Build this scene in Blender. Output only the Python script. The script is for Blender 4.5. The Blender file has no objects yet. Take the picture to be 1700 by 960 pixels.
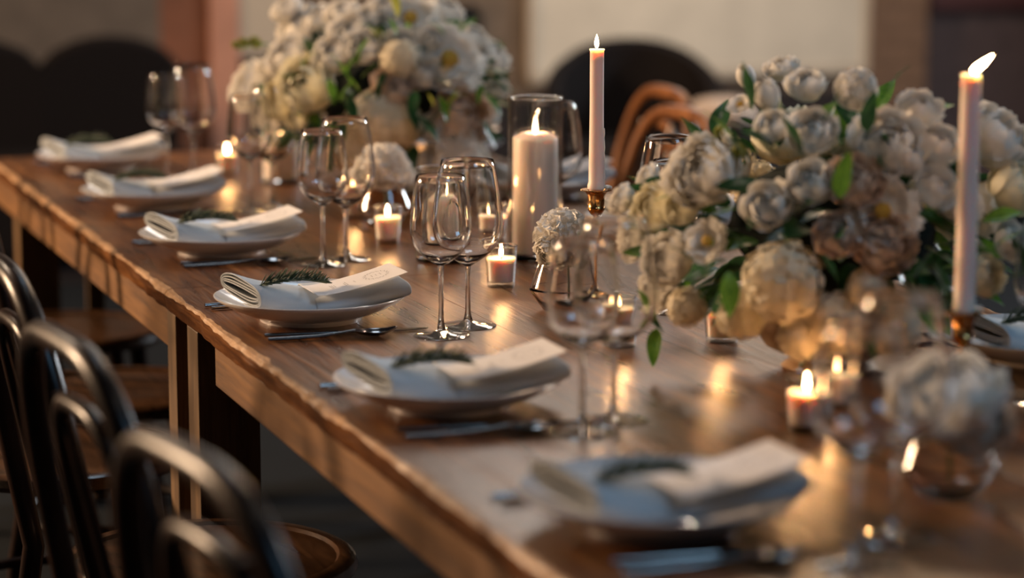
import bpy, math, random
from mathutils import Vector, Matrix, noise as mnoise
PI = math.pi
scene = bpy.context.scene
COL = scene.collection

# ------------------------------------------------------------------ camera
cam_d = bpy.data.cameras.new('camera'); cam = bpy.data.objects.new('camera', cam_d); COL.objects.link(cam)
cam.location = (-0.7404, -3.2913, 1.35)
cam.rotation_euler = (PI/2 - 0.1627, 0, -0.34383)
cam_d.sensor_width = 36; cam_d.lens = 86.82
cam_d.clip_start = 0.05; cam_d.clip_end = 60
cam_d.dof.use_dof = True; cam_d.dof.focus_distance = 3.48; cam_d.dof.aperture_fstop = 2.15
scene.camera = cam
# ------------------------------------------------------------------ view, world, lights
scene.view_settings.view_transform = 'Standard'; scene.view_settings.look = 'None'
scene.view_settings.gamma = 1; scene.view_settings.use_curve_mapping = False
scene.view_settings.exposure = 0.0
scene.cycles.transparent_max_bounces = 24
world = bpy.data.worlds.new('world'); scene.world = world; world.use_nodes = True
world.node_tree.nodes['Background'].inputs[0].default_value = (0.62, 0.66, 0.8, 1)
world.node_tree.nodes['Background'].inputs[1].default_value = 0.022

def area(name, loc, target, size, power, col, size_y=None):
    l = bpy.data.lights.new(name, 'AREA'); l.energy = power; l.color = col; l.size = size
    if size_y: l.shape = 'RECTANGLE'; l.size_y = size_y
    o = bpy.data.objects.new(name, l); COL.objects.link(o); o.location = loc
    o.rotation_euler = (Vector(target) - Vector(loc)).to_track_quat('-Z', 'Y').to_euler()
    return o
area('window_light_warm', (-4.3, 3.5, 2.3), (0.3, 0.3, 0.8), 0.8, 540, (1.0, 0.67, 0.41), 0.8)
area('skylight_cool', (1.6, -3.6, 3.6), (0.5, 0.2, 0.8), 1.1, 34, (0.32, 0.64, 1.0), 1.1)
area('window_light_back', (2.6, 5.4, 3.5), (0.7, 0.4, 0.8), 1.4, 26, (1.0, 0.9, 0.8), 1.0)
area('skylight_overhead', (0.9, 1.7, 4.3), (0.6, 0.2, 0.8), 0.8, 13, (0.6, 0.8, 1.0), 0.8)
for i, (x, y) in enumerate(((0.1, -1.6), (1.1, -0.9), (0.0, -0.1), (1.2, 0.8), (0.2, 1.6), (1.3, 2.6))):     # unseen point lights added for glints on the glasses
    l = bpy.data.lights.new('sparkle_light', 'POINT'); l.energy = 4.0; l.color = (1.0, 0.82, 0.66); l.shadow_soft_size = 0.025
    o = bpy.data.objects.new('sparkle_light', l); COL.objects.link(o); o.location = (x, y, 2.55)

area('wall_fill_light', (3.0, 4.2, 2.9), (3.1, 6.0, 0.6), 0.5, 40, (1.0, 0.84, 0.68))  # added fill to brighten the back wall, no known lamp
area('sparkle_light_right', (6.3, 3.2, 2.15), (0.5, 0.0, 0.8), 0.5, 200, (0.86, 0.93, 1.0), 0.8)  # unseen side light added for bright highlights in the glassware
area('chair_fill_light', (2.3, 2.9, 2.9), (1.45, 1.5, 0.8), 0.35, 22, (1.0, 0.66, 0.4))  # extra warm light added to brighten the right-hand chair
area('flower_fill_light', (-1.3, 2.9, 2.9), (0.66, 1.4, 1.0), 0.3, 26, (1.0, 0.76, 0.55))  # added warm fill aimed at the far flowers

# ------------------------------------------------------------------ materials
def nt(name):
    m = bpy.data.materials.new(name); m.use_nodes = True
    return m, m.node_tree, m.node_tree.nodes['Principled BSDF']
def ramp(t, stops):
    r = t.nodes.new('ShaderNodeValToRGB'); e = r.color_ramp.elements
    while len(e) < len(stops): e.new(0.5)
    for i, (p, c) in enumerate(stops): e[i].position = p; e[i].color = (*c, 1)
    return r
def coords(t, scale=(1,1,1), kind='Object'):
    tc = t.nodes.new('ShaderNodeTexCoord'); mp = t.nodes.new('ShaderNodeMapping')
    mp.inputs['Scale'].default_value = scale
    t.links.new(tc.outputs[kind], mp.inputs['Vector']); return mp
def noise_tex(t, vec, scale, detail=4, rough=0.5, dist=0):
    n = t.nodes.new('ShaderNodeTexNoise'); n.inputs['Scale'].default_value = scale
    n.inputs['Detail'].default_value = detail; n.inputs['Roughness'].default_value = rough
    n.inputs['Distortion'].default_value = dist
    t.links.new(vec.outputs[0], n.inputs['Vector']); return n
def bump(t, b, src, strength, dist=0.002):
    bp = t.nodes.new('ShaderNodeBump'); bp.inputs['Strength'].default_value = strength
    bp.inputs['Distance'].default_value = dist
    t.links.new(src, bp.inputs['Height']); t.links.new(bp.outputs[0], b.inputs['Normal'])
def wood(name, dark, mid, light, scale=(14, 1.2, 14), rough=(0.25, 0.45), bmp=0.5, coat=0.0, bd=0.0012):
    m, t, b = nt(name)
    mp = coords(t, scale); n1 = noise_tex(t, mp, 1.6, 6, 0.6, 1.2)
    mp2 = coords(t, tuple(s*6 for s in scale)); n2 = noise_tex(t, mp2, 1.5, 4, 0.6)
    mix = t.nodes.new('ShaderNodeMath'); mix.operation = 'MULTIPLY_ADD'
    t.links.new(n2.outputs[0], mix.inputs[0]); mix.inputs[1].default_value = 0.45
    t.links.new(n1.outputs[0], mix.inputs[2])
    r = ramp(t, [(0.45, dark), (0.7, mid), (0.95, light)])
    t.links.new(mix.outputs[0], r.inputs[0])
    oi = t.nodes.new('ShaderNodeObjectInfo'); hs = t.nodes.new('ShaderNodeHueSaturation')
    mr = t.nodes.new('ShaderNodeMapRange'); mr.inputs['To Min'].default_value = 0.88; mr.inputs['To Max'].default_value = 1.12
    t.links.new(oi.outputs['Random'], mr.inputs['Value']); t.links.new(mr.outputs[0], hs.inputs['Value'])
    t.links.new(r.outputs[0], hs.inputs['Color']); t.links.new(hs.outputs[0], b.inputs['Base Color'])
    rr = t.nodes.new('ShaderNodeMapRange'); rr.inputs['To Min'].default_value = rough[0]; rr.inputs['To Max'].default_value = rough[1]
    t.links.new(n1.outputs[0], rr.inputs['Value']); t.links.new(rr.outputs[0], b.inputs['Roughness'])
    b.inputs['Coat Weight'].default_value = coat; b.inputs['Coat Roughness'].default_value = 0.15
    bump(t, b, mix.outputs[0], bmp, bd); return m
def plain(name, col, rough=0.5, metal=0, bscale=None, bstr=0.2, var=0, **kw):
    m, t, b = nt(name); b.inputs['Base Color'].default_value = (*col, 1)
    b.inputs['Roughness'].default_value = rough; b.inputs['Metallic'].default_value = metal
    for k, v in kw.items(): b.inputs[k.replace('_', ' ')].default_value = v
    if bscale or var:
        mp = coords(t); n = noise_tex(t, mp, bscale or 20, 4)
        if bscale: bump(t, b, n.outputs[0], bstr, 0.002)
        if var:
            r = ramp(t, [(0.3, tuple(c*(1-var) for c in col)), (0.7, tuple(min(1, c*(1+var)) for c in col))])
            t.links.new(n.outputs[0], r.inputs[0]); t.links.new(r.outputs[0], b.inputs['Base Color'])
    return m
M = {}
M['table'] = wood('table_wood', (0.024, 0.007, 0.0015), (0.10, 0.034, 0.0075), (0.25, 0.098, 0.025), (20, 1.3, 20), (0.22, 0.36), 1.0, 0.0, 0.0016)
M['apron'] = wood('apron_wood', (0.055, 0.02, 0.003), (0.14, 0.056, 0.009), (0.22, 0.095, 0.017), (16, 1.0, 16), (0.5, 0.65), 0.4)
M['worn'] = wood('worn_edge_wood', (0.2, 0.095, 0.04), (0.42, 0.24, 0.12), (0.6, 0.4, 0.24), (30, 9, 30), (0.25, 0.4), 0.8, 0, 0.003)
M['leg'] = wood('leg_wood', (0.05, 0.024, 0.008), (0.12, 0.062, 0.02), (0.19, 0.105, 0.04), (22, 22, 1.4), (0.5, 0.65), 0.5)
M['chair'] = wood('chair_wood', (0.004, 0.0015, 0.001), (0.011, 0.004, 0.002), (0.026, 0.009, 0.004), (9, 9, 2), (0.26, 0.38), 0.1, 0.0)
M['chair_lit'] = wood('chair_wood_lit', (0.06, 0.02, 0.007), (0.16, 0.058, 0.018), (0.28, 0.11, 0.035), (9, 9, 2), (0.28, 0.4), 0.1)  # lit copy of the chair wood, warm light put into its colour
M['chair'].node_tree.nodes['Principled BSDF'].inputs['Specular IOR Level'].default_value = 0.3
M['seat'] = wood('seat_wood', (0.025, 0.01, 0.004), (0.07, 0.03, 0.011), (0.13, 0.06, 0.024), (18, 1.5, 18), (0.22, 0.36), 0.2, 0.3)
M['china'] = plain('china', (0.78, 0.74, 0.72), 0.12, 0, Coat_Weight=0.3)
M['linen'] = plain('linen', (0.58, 0.61, 0.63), 0.9, 0, 900, 0.25)
M['card'] = plain('card', (0.84, 0.80, 0.78), 0.8, 0, 300, 0.05)
M['ink'] = plain('ink', (0.2, 0.18, 0.17), 0.8)
M['steel'] = plain('dark_steel', (0.24, 0.2, 0.18), 0.14, 1.0)
M['brass'] = plain('brass', (0.62, 0.33, 0.12), 0.22, 1.0, 30, 0.05)
M['wick'] = plain('wick', (0.02, 0.015, 0.012), 0.9)
M['gold_bowl'] = plain('dull_gold', (0.32, 0.2, 0.1), 0.45, 0.6, 40, 0.2)
M['stem'] = plain('stem_green', (0.06, 0.11, 0.03), 0.5)
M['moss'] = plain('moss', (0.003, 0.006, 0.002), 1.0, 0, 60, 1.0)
M['needle'] = plain('needle', (0.09, 0.12, 0.06), 0.5, var=0.5)
M['water'] = None
def translucent(name, cols, scale=30, trans=0.18, rough=0.55):
    m, t, b = nt(name)
    mp = coords(t); n = noise_tex(t, mp, scale, 3)
    r = ramp(t, cols); t.links.new(n.outputs[0], r.inputs[0]); t.links.new(r.outputs[0], b.inputs['Base Color'])
    b.inputs['Roughness'].default_value = rough
    tr = t.nodes.new('ShaderNodeBsdfTranslucent'); t.links.new(r.outputs[0], tr.inputs[0])
    mx = t.nodes.new('ShaderNodeMixShader'); mx.inputs[0].default_value = trans
    t.links.new(b.outputs[0], mx.inputs[1]); t.links.new(tr.outputs[0], mx.inputs[2])
    t.links.new(mx.outputs[0], t.nodes['Material Output'].inputs[0]); return m
M['petal'] = translucent('petal_white', [(0.3, (0.82, 0.76, 0.66)), (0.7, (0.95, 0.92, 0.87))])
M['petal_cream'] = translucent('petal_cream', [(0.3, (0.82, 0.74, 0.5)), (0.7, (0.93, 0.88, 0.72))])
M['petal_beige_lit'] = translucent('petal_beige_lit', [(0.3, (0.7, 0.5, 0.36)), (0.7, (0.84, 0.7, 0.56))])  # beige petals, with candlelight painted in for the orange-lit peonies
M['hydrangea'] = translucent('petal_hydrangea', [(0.3, (0.66, 0.56, 0.38)), (0.7, (0.88, 0.78, 0.6))])
M['center'] = plain('flower_center', (0.75, 0.45, 0.06), 0.7, 0, 200, 0.8)
M['leaf'] = translucent('leaf_dark', [(0.3, (0.012, 0.05, 0.018)), (0.7, (0.035, 0.12, 0.03))], 12, 0.2, 0.3)
M['leaf_bright'] = translucent('leaf_bright', [(0.3, (0.06, 0.17, 0.02)), (0.7, (0.14, 0.28, 0.03))], 12, 0.35, 0.35)
M['leaf_yellow'] = translucent('leaf_yellow', [(0.3, (0.22, 0.25, 0.03)), (0.7, (0.42, 0.4, 0.08))], 12, 0.35, 0.4)
def wax(name, col):
    m, t, b = nt(name); b.inputs['Base Color'].default_value = (*col, 1); b.inputs['Roughness'].default_value = 0.38
    b.inputs['Subsurface Weight'].default_value = 0.85; b.inputs['Subsurface Radius'].default_value = (1.0, 0.62, 0.42)
    b.inputs['Subsurface Scale'].default_value = 0.012; return m
M['wax'] = wax('wax', (0.90, 0.76, 0.66))
def flame_mat():
    m, t, b = nt('flame'); b.inputs['Base Color'].default_value = (0, 0, 0, 1)
    b.inputs['Emission Color'].default_value = (1.0, 0.50, 0.19, 1); b.inputs['Emission Strength'].default_value = 260
    return m
M['flame'] = flame_mat()
def glass(name, tint=(1, 1, 1)):
    m, t, b = nt(name); t.nodes.remove(b); g = t.nodes.new('ShaderNodeBsdfGlass')
    g.inputs['IOR'].default_value = 1.48; g.inputs['Roughness'].default_value = 0.0; g.inputs['Color'].default_value = (*tint, 1)
    t.links.new(g.outputs[0], t.nodes['Material Output'].inputs[0]); return m
M['glass'] = glass('crystal')
M['vase_glass'] = glass('vase_glass', (1.0, 0.97, 0.94))
def thin_glass():
    m, t, b = nt('thin_glass'); t.nodes.remove(b)
    tr = t.nodes.new('ShaderNodeBsdfTransparent'); tr.inputs[0].default_value = (0.97, 0.97, 0.96, 1)
    gl = t.nodes.new('ShaderNodeBsdfGlossy'); gl.inputs['Roughness'].default_value = 0.02
    lw = t.nodes.new('ShaderNodeLayerWeight'); lw.inputs[0].default_value = 0.5      # Schlick: 0.04 + 0.96 (1 - cos)^5, same from both sides
    pw = t.nodes.new('ShaderNodeMath'); pw.operation = 'POWER'; pw.inputs[1].default_value = 2.8
    t.links.new(lw.outputs['Facing'], pw.inputs[0])
    fr = t.nodes.new('ShaderNodeMath'); fr.operation = 'MULTIPLY_ADD'; fr.inputs[1].default_value = 0.9; fr.inputs[2].default_value = 0.075
    t.links.new(pw.outputs[0], fr.inputs[0])
    mx = t.nodes.new('ShaderNodeMixShader')
    p2 = t.nodes.new('ShaderNodeMath'); p2.operation = 'POWER'; p2.inputs[1].default_value = 6
    t.links.new(lw.outputs['Facing'], p2.inputs[0])
    rm = ramp(t, [(0.0, (0.98, 0.98, 0.97)), (1.0, (0.35, 0.33, 0.3))]); t.links.new(p2.outputs[0], rm.inputs[0]); t.links.new(rm.outputs[0], tr.inputs[0])
    t.links.new(fr.outputs[0], mx.inputs[0]); t.links.new(tr.outputs[0], mx.inputs[1]); t.links.new(gl.outputs[0], mx.inputs[2])
    t.links.new(mx.outputs[0], t.nodes['Material Output'].inputs[0]); return m
M['thin'] = thin_glass()
M['floor'] = plain('floor_slate', (0.0035, 0.0055, 0.008), 0.95, 0, 6, 0.15, var=0.25, Specular_IOR_Level=0.15)
M['plaster'] = plain('plaster', (0.15, 0.105, 0.072), 0.9, 0, 9, 0.4, var=0.2)
M['plaster_grey'] = plain('plaster_grey', (0.105, 0.083, 0.066), 0.9, 0, 9, 0.4, var=0.15)
M['plum'] = plain('plum_paint', (0.075, 0.05, 0.05), 0.8, 0, 14, 0.5, var=0.2)
M['red_trim'] = plain('dark_red_paint', (0.06, 0.014, 0.012), 0.6)
M['dark_panel'] = plain('dark_panel_wood', (0.012, 0.005, 0.004), 0.7, 0, 5, 0.2)
M['terracotta'] = plain('terracotta', (0.17, 0.062, 0.03), 0.8, 0, 6, 0.2, var=0.2)
M['terracotta_light'] = plain('terracotta_light', (0.5, 0.24, 0.16), 0.8, 0, 6, 0.2, var=0.15)
M['stone_beige'] = plain('beige_paint', (0.48, 0.4, 0.31), 0.85, 0, 6, 0.2)
M['cream'] = plain('cream_paint', (0.62, 0.54, 0.43), 0.85, 0, 5, 0.1, var=0.1)
M['brown_brick'] = plain('brown_brick', (0.2, 0.115, 0.07), 0.9, 0, 12, 0.5, var=0.25)
M['mortar'] = plain('mortar', (0.13, 0.085, 0.06), 0.95)
M['black_leather'] = plain('black_leather', (0.004, 0.002, 0.002), 0.8, Specular_IOR_Level=0.2)
M['beige_cloth'] = plain('beige_cloth', (0.42, 0.32, 0.25), 0.9)
M['iron'] = plain('iron', (0.02, 0.02, 0.02), 0.5, 0.5)

# ------------------------------------------------------------------ helpers
class MB:
    def __init__(s): s.v = []; s.f = []; s.mi = []
    def add(s, vs, fs, mi=0):
        o = len(s.v); s.v += [tuple(v) for v in vs]; s.f += [tuple(i+o for i in f) for f in fs]; s.mi += [mi]*len(fs)
    def box(s, x0, x1, y0, y1, z0, z1, mi=0):
        s.add([(x0,y0,z0),(x1,y0,z0),(x1,y1,z0),(x0,y1,z0),(x0,y0,z1),(x1,y0,z1),(x1,y1,z1),(x0,y1,z1)],
              [(0,3,2,1),(4,5,6,7),(0,1,5,4),(1,2,6,5),(2,3,7,6),(3,0,4,7)], mi)
    def lathe(s, prof, n=32, cx=0, cy=0, cap0=False, cap1=False, mi=0, rad=None):
        vs = []
        for (r, z) in prof:
            for k in range(n):
                a = 2*PI*k/n; rr = r*(rad(a, z) if rad else 1)
                vs.append((cx+rr*math.cos(a), cy+rr*math.sin(a), z))
        fs = [(i*n+k, i*n+(k+1) % n, (i+1)*n+(k+1) % n, (i+1)*n+k) for i in range(len(prof)-1) for k in range(n)]
        if cap0: fs.append(tuple(range(n-1, -1, -1)))
        if cap1: fs.append(tuple((len(prof)-1)*n+k for k in range(n)))
        s.add(vs, fs, mi)
    def tube(s, pts, r, n=10, caps=True, flat=1.0, closed=False):
        pts = [Vector(p) for p in pts]; m = len(pts); vs = []; up = None
        for i, p in enumerate(pts):
            if closed: d = pts[(i+1) % m]-pts[i-1]
            else: d = pts[min(i+1, m-1)]-pts[max(i-1, 0)]
            d.normalize()
            if up is None:
                up = Vector((0,0,1)) if abs(d.z) < 0.9 else Vector((1,0,0))
            x = d.cross(up)
            if x.length < 1e-5: x = d.orthogonal()
            x.normalize(); y = x.cross(d).normalized(); up = y
            rr = r[i] if isinstance(r, (list, tuple)) else r
            for k in range(n):
                a = 2*PI*k/n; vs.append(p + x*rr*math.cos(a) + y*rr*flat*math.sin(a))
        seg = m if closed else m-1
        fs = [(i*n+k, i*n+(k+1) % n, ((i+1) % m)*n+(k+1) % n, ((i+1) % m)*n+k) for i in range(seg) for k in range(n)]
        if caps and not closed: fs += [tuple(range(n-1, -1, -1)), tuple((m-1)*n+k for k in range(n))]
        s.add(vs, fs)
    def grid(s, rows, mi=0, flip=False):
        nu = len(rows[0]); vs = [p for r in rows for p in r]
        fs = [(i*nu+j, i*nu+j+1, (i+1)*nu+j+1, (i+1)*nu+j) for i in range(len(rows)-1) for j in range(nu-1)]
        if flip: fs = [tuple(reversed(f)) for f in fs]
        s.add(vs, fs, mi)
    def mesh(s, name, mats, smooth=True, sharp=42):
        me = bpy.data.meshes.new(name); me.from_pydata(s.v, [], s.f)
        for m in (mats if isinstance(mats, (list, tuple)) else [mats]): me.materials.append(m)
        for p, mi in zip(me.polygons, s.mi): p.material_index = mi; p.use_smooth = smooth
        me.update()
        if smooth and sharp: me.set_sharp_from_angle(angle=math.radians(sharp))
        return me
    def build(s, name, mats, parent=None, smooth=True, bevel=0, solid=0, subsurf=0):
        return place(name, s.mesh(name, mats, smooth), parent, bevel=bevel, solid=solid, subsurf=subsurf)
def place(name, me, parent=None, loc=None, rot=None, bevel=0, solid=0, subsurf=0):
    o = bpy.data.objects.new(name, me); COL.objects.link(o); o.parent = parent
    if loc is not None: o.location = loc
    if rot is not None: o.rotation_euler = rot
    if solid:
        md = o.modifiers.new('solid', 'SOLIDIFY'); md.thickness = solid; md.offset = 0
    if bevel:
        md = o.modifiers.new('bevel', 'BEVEL'); md.width = bevel; md.segments = 2; md.limit_method = 'ANGLE'
    if subsurf:
        md = o.modifiers.new('sub', 'SUBSURF'); md.levels = subsurf; md.render_levels = subsurf
    return o
def tag(o, label=None, cat=None, group=None, kind=None):
    if label: o['label'] = label
    if cat: o['category'] = cat
    if group: o['group'] = group
    if kind: o['kind'] = kind
    return o
def empty(name, loc=(0,0,0), rz=0, label=None, cat=None, group=None):
    o = bpy.data.objects.new(name, None); COL.objects.link(o); o.empty_display_size = 0.05
    o.location = loc; o.rotation_euler = (0, 0, rz); return tag(o, label, cat, group)
def kids(o): return [c for c in ALLKIDS.get(o.name, [])]
ALLKIDS = {}
def copy_tree(o, parent=None):
    c = o.copy(); COL.objects.link(c); c.parent = parent
    for ch in [x for x in bpy.data.objects if x.parent == o]: copy_tree(ch, c)
    return c
first_used = set()
def instance(proto, loc, rz, label, scale=1):
    if proto.name not in first_used: first_used.add(proto.name); o = proto
    else: o = copy_tree(proto)
    first_used.add(proto.name)
    o.location = loc; o.rotation_euler = (0, 0, rz); o['label'] = label
    if scale != 1: o.scale = (scale,)*3
    return o
rnd = random.Random(5)
T = 0.75   # table top height

# ------------------------------------------------------------------ the room
def struct(name, mb, m, smooth=False):
    o = mb.build(name, m, None, smooth); o['kind'] = 'structure'; return o
mb = MB(); mb.box(-4.6, 6.6, -5, 6.1, -0.05, 0); struct('floor', mb, M['floor'])
mb = MB(); mb.box(-4.6, 1.17, 6.0, 6.12, 0, 3.2); struct('wall_back', mb, M['plaster_grey'])
mb = MB(); mb.box(1.67, 4.43, 6.0, 6.12, 0, 3.2); struct('wall_back_middle', mb, M['plaster'])
mb = MB(); mb.box(4.43, 6.5, 6.0, 6.12, 0, 3.2); struct('wall_back_right', mb, M['plum'])
mb = MB(); mb.box(4.45, 6.5, 5.96, 6.0, 0.825, 0.95); struct('trim_1', mb, M['red_trim'])
mb = MB(); mb.box(2.2, 4.43, 5.95, 6.0, 0, 0.50); struct('trim_2', mb, M['dark_panel'])
mb = MB(); mb.box(1.67, 2.2, 5.95, 6.0, 0, 0.60); struct('trim_3', mb, M['dark_panel'])
# doorway with terracotta door, light frame side and beige pilaster
mb = MB(); mb.box(1.17, 1.36, 6.0, 6.1, 0, 3.2); dr = struct('door_1', mb, M['terracotta'])
mb = MB(); mb.box(1.36, 1.47, 5.97, 6.1, 0, 3.2); struct('trim_4', mb, M['terracotta_light'])
mb = MB(); mb.box(1.47, 1.67, 5.98, 6.1, 0.70, 3.2); struct('trim_5', mb, M['stone_beige'])
mb = MB(); mb.box(1.47, 1.67, 5.98, 6.1, 0, 0.70); struct('trim_6', mb, M['dark_panel'])
# wall on the left with its window opening
mb = MB()
mb.box(-4.6, -4.5, -5, 3.0, 0, 3.2); mb.box(-4.6, -4.5, 4.0, 6.1, 0, 3.2)
mb.box(-4.6, -4.5, 3.0, 4.0, 0, 1.85); mb.box(-4.6, -4.5, 3.0, 4.0, 2.75, 3.2)
struct('wall_left', mb, M['plaster_grey'])
mb = MB()
for a in ((3.0, 3.05, 1.85, 2.75), (3.95, 4.0, 1.85, 2.75), (3.05, 3.95, 1.85, 1.9), (3.05, 3.95, 2.7, 2.75)): mb.box(-4.56, -4.48, *a)
struct('window_1', mb, M['dark_panel'])
mb = MB()
mb.box(6.5, 6.6, -5, 2.7, 0, 3.2); mb.box(6.5, 6.6, 3.7, 6.1, 0, 3.2); mb.box(6.5, 6.6, 2.7, 3.7, 0, 1.6); mb.box(6.5, 6.6, 2.7, 3.7, 2.7, 3.2)
struct('wall_right', mb, M['plum'])
mb = MB()
for a in ((2.7, 2.75, 1.6, 2.7), (3.65, 3.7, 1.6, 2.7), (2.75, 3.65, 1.6, 1.65), (2.75, 3.65, 2.65, 2.7)): mb.box(6.46, 6.55, *a)
struct('added_window_2', mb, M['dark_panel'])  # unseen window frame added to go with the right-hand sparkle light
# brown brick pilaster with real courses
pil = empty('wall_pilaster', (4.29, 6.0, 0)); pil['kind'] = 'structure'
mb = MB(); mb.box(-0.135, 0.135, -0.05, 0.0, 0, 1.6); mb.build('mortar', M['mortar'], pil, False)
bm_full = MB(); bm_full.box(-0.106, 0.106, -0.008, 0.02, 0, 0.066); bme = bm_full.mesh('brick', M['brown_brick'], False)
bm_h = MB(); bm_h.box(-0.05, 0.05, -0.008, 0.02, 0, 0.066); bmh = bm_h.mesh('half_brick', M['brown_brick'], False)
for r in range(21):
    z = 0.005 + r*0.076
    s = 1 if r % 2 else -1
    place('brick', bme, pil, (0.026*s, -0.05, z))
    place('brick', bmh, pil, (-0.109*s, -0.05, z)).scale = (0.46, 1, 1)
# cream mural board on the back wall
cp = empty('wall_board', (3.4, 5.98, 0), 0, 'large cream painted board with faint stains on the back wall', 'board')
mb = MB(); mb.box(-0.735, 0.735, -0.02, 0.015, 0.60, 1.75); mb.build('board_panel', M['cream'], cp, False)
mb = MB(); mb.box(-0.75, 0.76, -0.03, 0.015, 0.565, 0.60); mb.box(0.735, 0.76, -0.03, 0.015, 0.60, 1.75); mb.box(-0.755, -0.735, -0.03, 0.015, 0.60, 1.75)
mb.build('board_frame', M['stone_beige'], cp, False)
mb = MB()
vs = [(0.045*math.cos(a), -0.0, 0.06*math.sin(a)) for a in [2*PI*k/20 for k in range(20)]]
mb.lathe([(0.0, 0), (0.05, 0.002), (0.055, 0.012), (0.05, 0.02)], 24)
pl = mb.build('wall_plaque', M['iron'], None); pl.location = (2.40, 5.998, 0.80); pl.rotation_euler = (PI/2, 0, 0); pl.scale = (1, 1.5, 1)
tag(pl, 'dark oval plaque on the brown wall beside the far flowers', 'plaque')

# ------------------------------------------------------------------ tables
def table_top_plank(name, x0, x1, y0, y1, parent, edge):
    """plank; edge=-1/+1 gives it the worn irregular outer arris"""
    mb = MB(); n = max(2, int((y1-y0)/0.012)) if edge else 1
    th = 0.03
    if not edge:
        mb.box(x0, x1, y0, y1, T-th, T); return mb.build(name, [M['table']], parent, False)
    rows = []
    for i in range(n+1):
        y = y0+(y1-y0)*i/n
        wob = 0.0035*mnoise.noise((y*6, 1.3, edge)) + 0.002*mnoise.noise((y*25, 4.1, edge))
        ch = 0.006 + 0.005*(mnoise.noise((y*9, 7.7, edge))) + 0.003*mnoise.noise((y*40, 2.2, edge))
        ch = max(0.002, ch)
        lo = 0.0025*mnoise.noise((y*12, 9.9, edge))
        if edge < 0: xo = x0+wob; prof = [(x1, T), (xo+ch*1.4, T), (xo+ch*0.5, T-ch*0.25), (xo, T-ch*1.0), (xo+lo, T-0.5*th), (xo+0.002, T-th), (x1, T-th), (x1, T)]
        else: xo = x1-wob; prof = [(x0, T), (xo-ch*1.4, T), (xo-ch*0.5, T-ch*0.25), (xo, T-ch*1.0), (xo-lo, T-0.5*th), (xo-0.002, T-th), (x0, T-th), (x0, T)]
        rows.append([(a, y, b) for a, b in prof])
    k = len(rows[0]); vs = [p for r in rows for p in r]
    o = len(mb.v)
    for i in range(n):
        for j in range(k-1):
            q = (i*k+j, i*k+j+1, (i+1)*k+j+1, (i+1)*k+j)
            if edge > 0: q = q[::-1]
            mb.f.append(q); mb.mi.append(1 if j in (1, 2) else (2 if j in (3, 4) else 0))
    mb.v += vs
    f0 = tuple(range(k-1)); f1 = tuple(n*k+j for j in range(k-1))
    mb.f += [f0 if edge > 0 else f0[::-1], f1[::-1] if edge > 0 else f1]; mb.mi += [0, 0]
    return mb.build(name, [M['table'], M['worn'], M['table']], parent, False)
W = 1.08
def table(label, y0, y1, legs, ap0, ap1):
    t = empty('banquet_table', (0, 0, 0), 0, label, 'table', 'wooden banquet tables set end to end')
    xs = [0, 0.19, 0.37, 0.54, 0.71, 0.89, W]
    for i in range(6):
        g = 0.0004
        table_top_plank('top_plank', xs[i]+(g if i else 0), xs[i+1]-(g if i < 5 else 0), y0, y1, t, -1 if i == 0 else (1 if i == 5 else 0))
    for x in (0.005, W-0.03):
        mb = MB(); mb.box(x, x+0.025, ap0, ap1, T-0.088, T-0.0305); mb.build('apron', M['apron'], t, False, bevel=0.002)
    for y in (y0+0.12, y1-0.12):
        mb = MB(); mb.box(0.12, W-0.12, y-0.02, y+0.02, T-0.088, T-0.0305); mb.build('cross_rail', M['apron'], t, False)
    for (xa, xb, ya, yb) in legs:
        mb = MB(); mb.box(xa, xb, ya, yb, 0, T-0.0305); mb.build('leg', M['leg'], t, False, bevel=0.002)
    return t
nl = []
for s in (0, 1):
    for (ya, yb) in ((0.268, 0.326), (0.118, 0.187), (-1.86, -1.8)):
        nl.append((0.004, 0.094, ya, yb) if not s else (W-0.094, W-0.004, ya, yb))
table('near wooden banquet table with worn edge and paired legs, filling the foreground', -2.0, 0.325, nl, -1.9, 0.011)
fl = []
for s in (0, 1):
    for (ya, yb) in ((0.335, 0.375), (2.02, 2.08)):
        fl.append((0.034, 0.12, ya, yb) if not s else (W-0.12, W-0.034, ya, yb))
fl.append((0.185, 0.22, 2.03, 2.07))
table('far wooden banquet table continuing beyond the dark joint line', 0.3275, 2.22, fl, 0.3275, 2.2)

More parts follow.
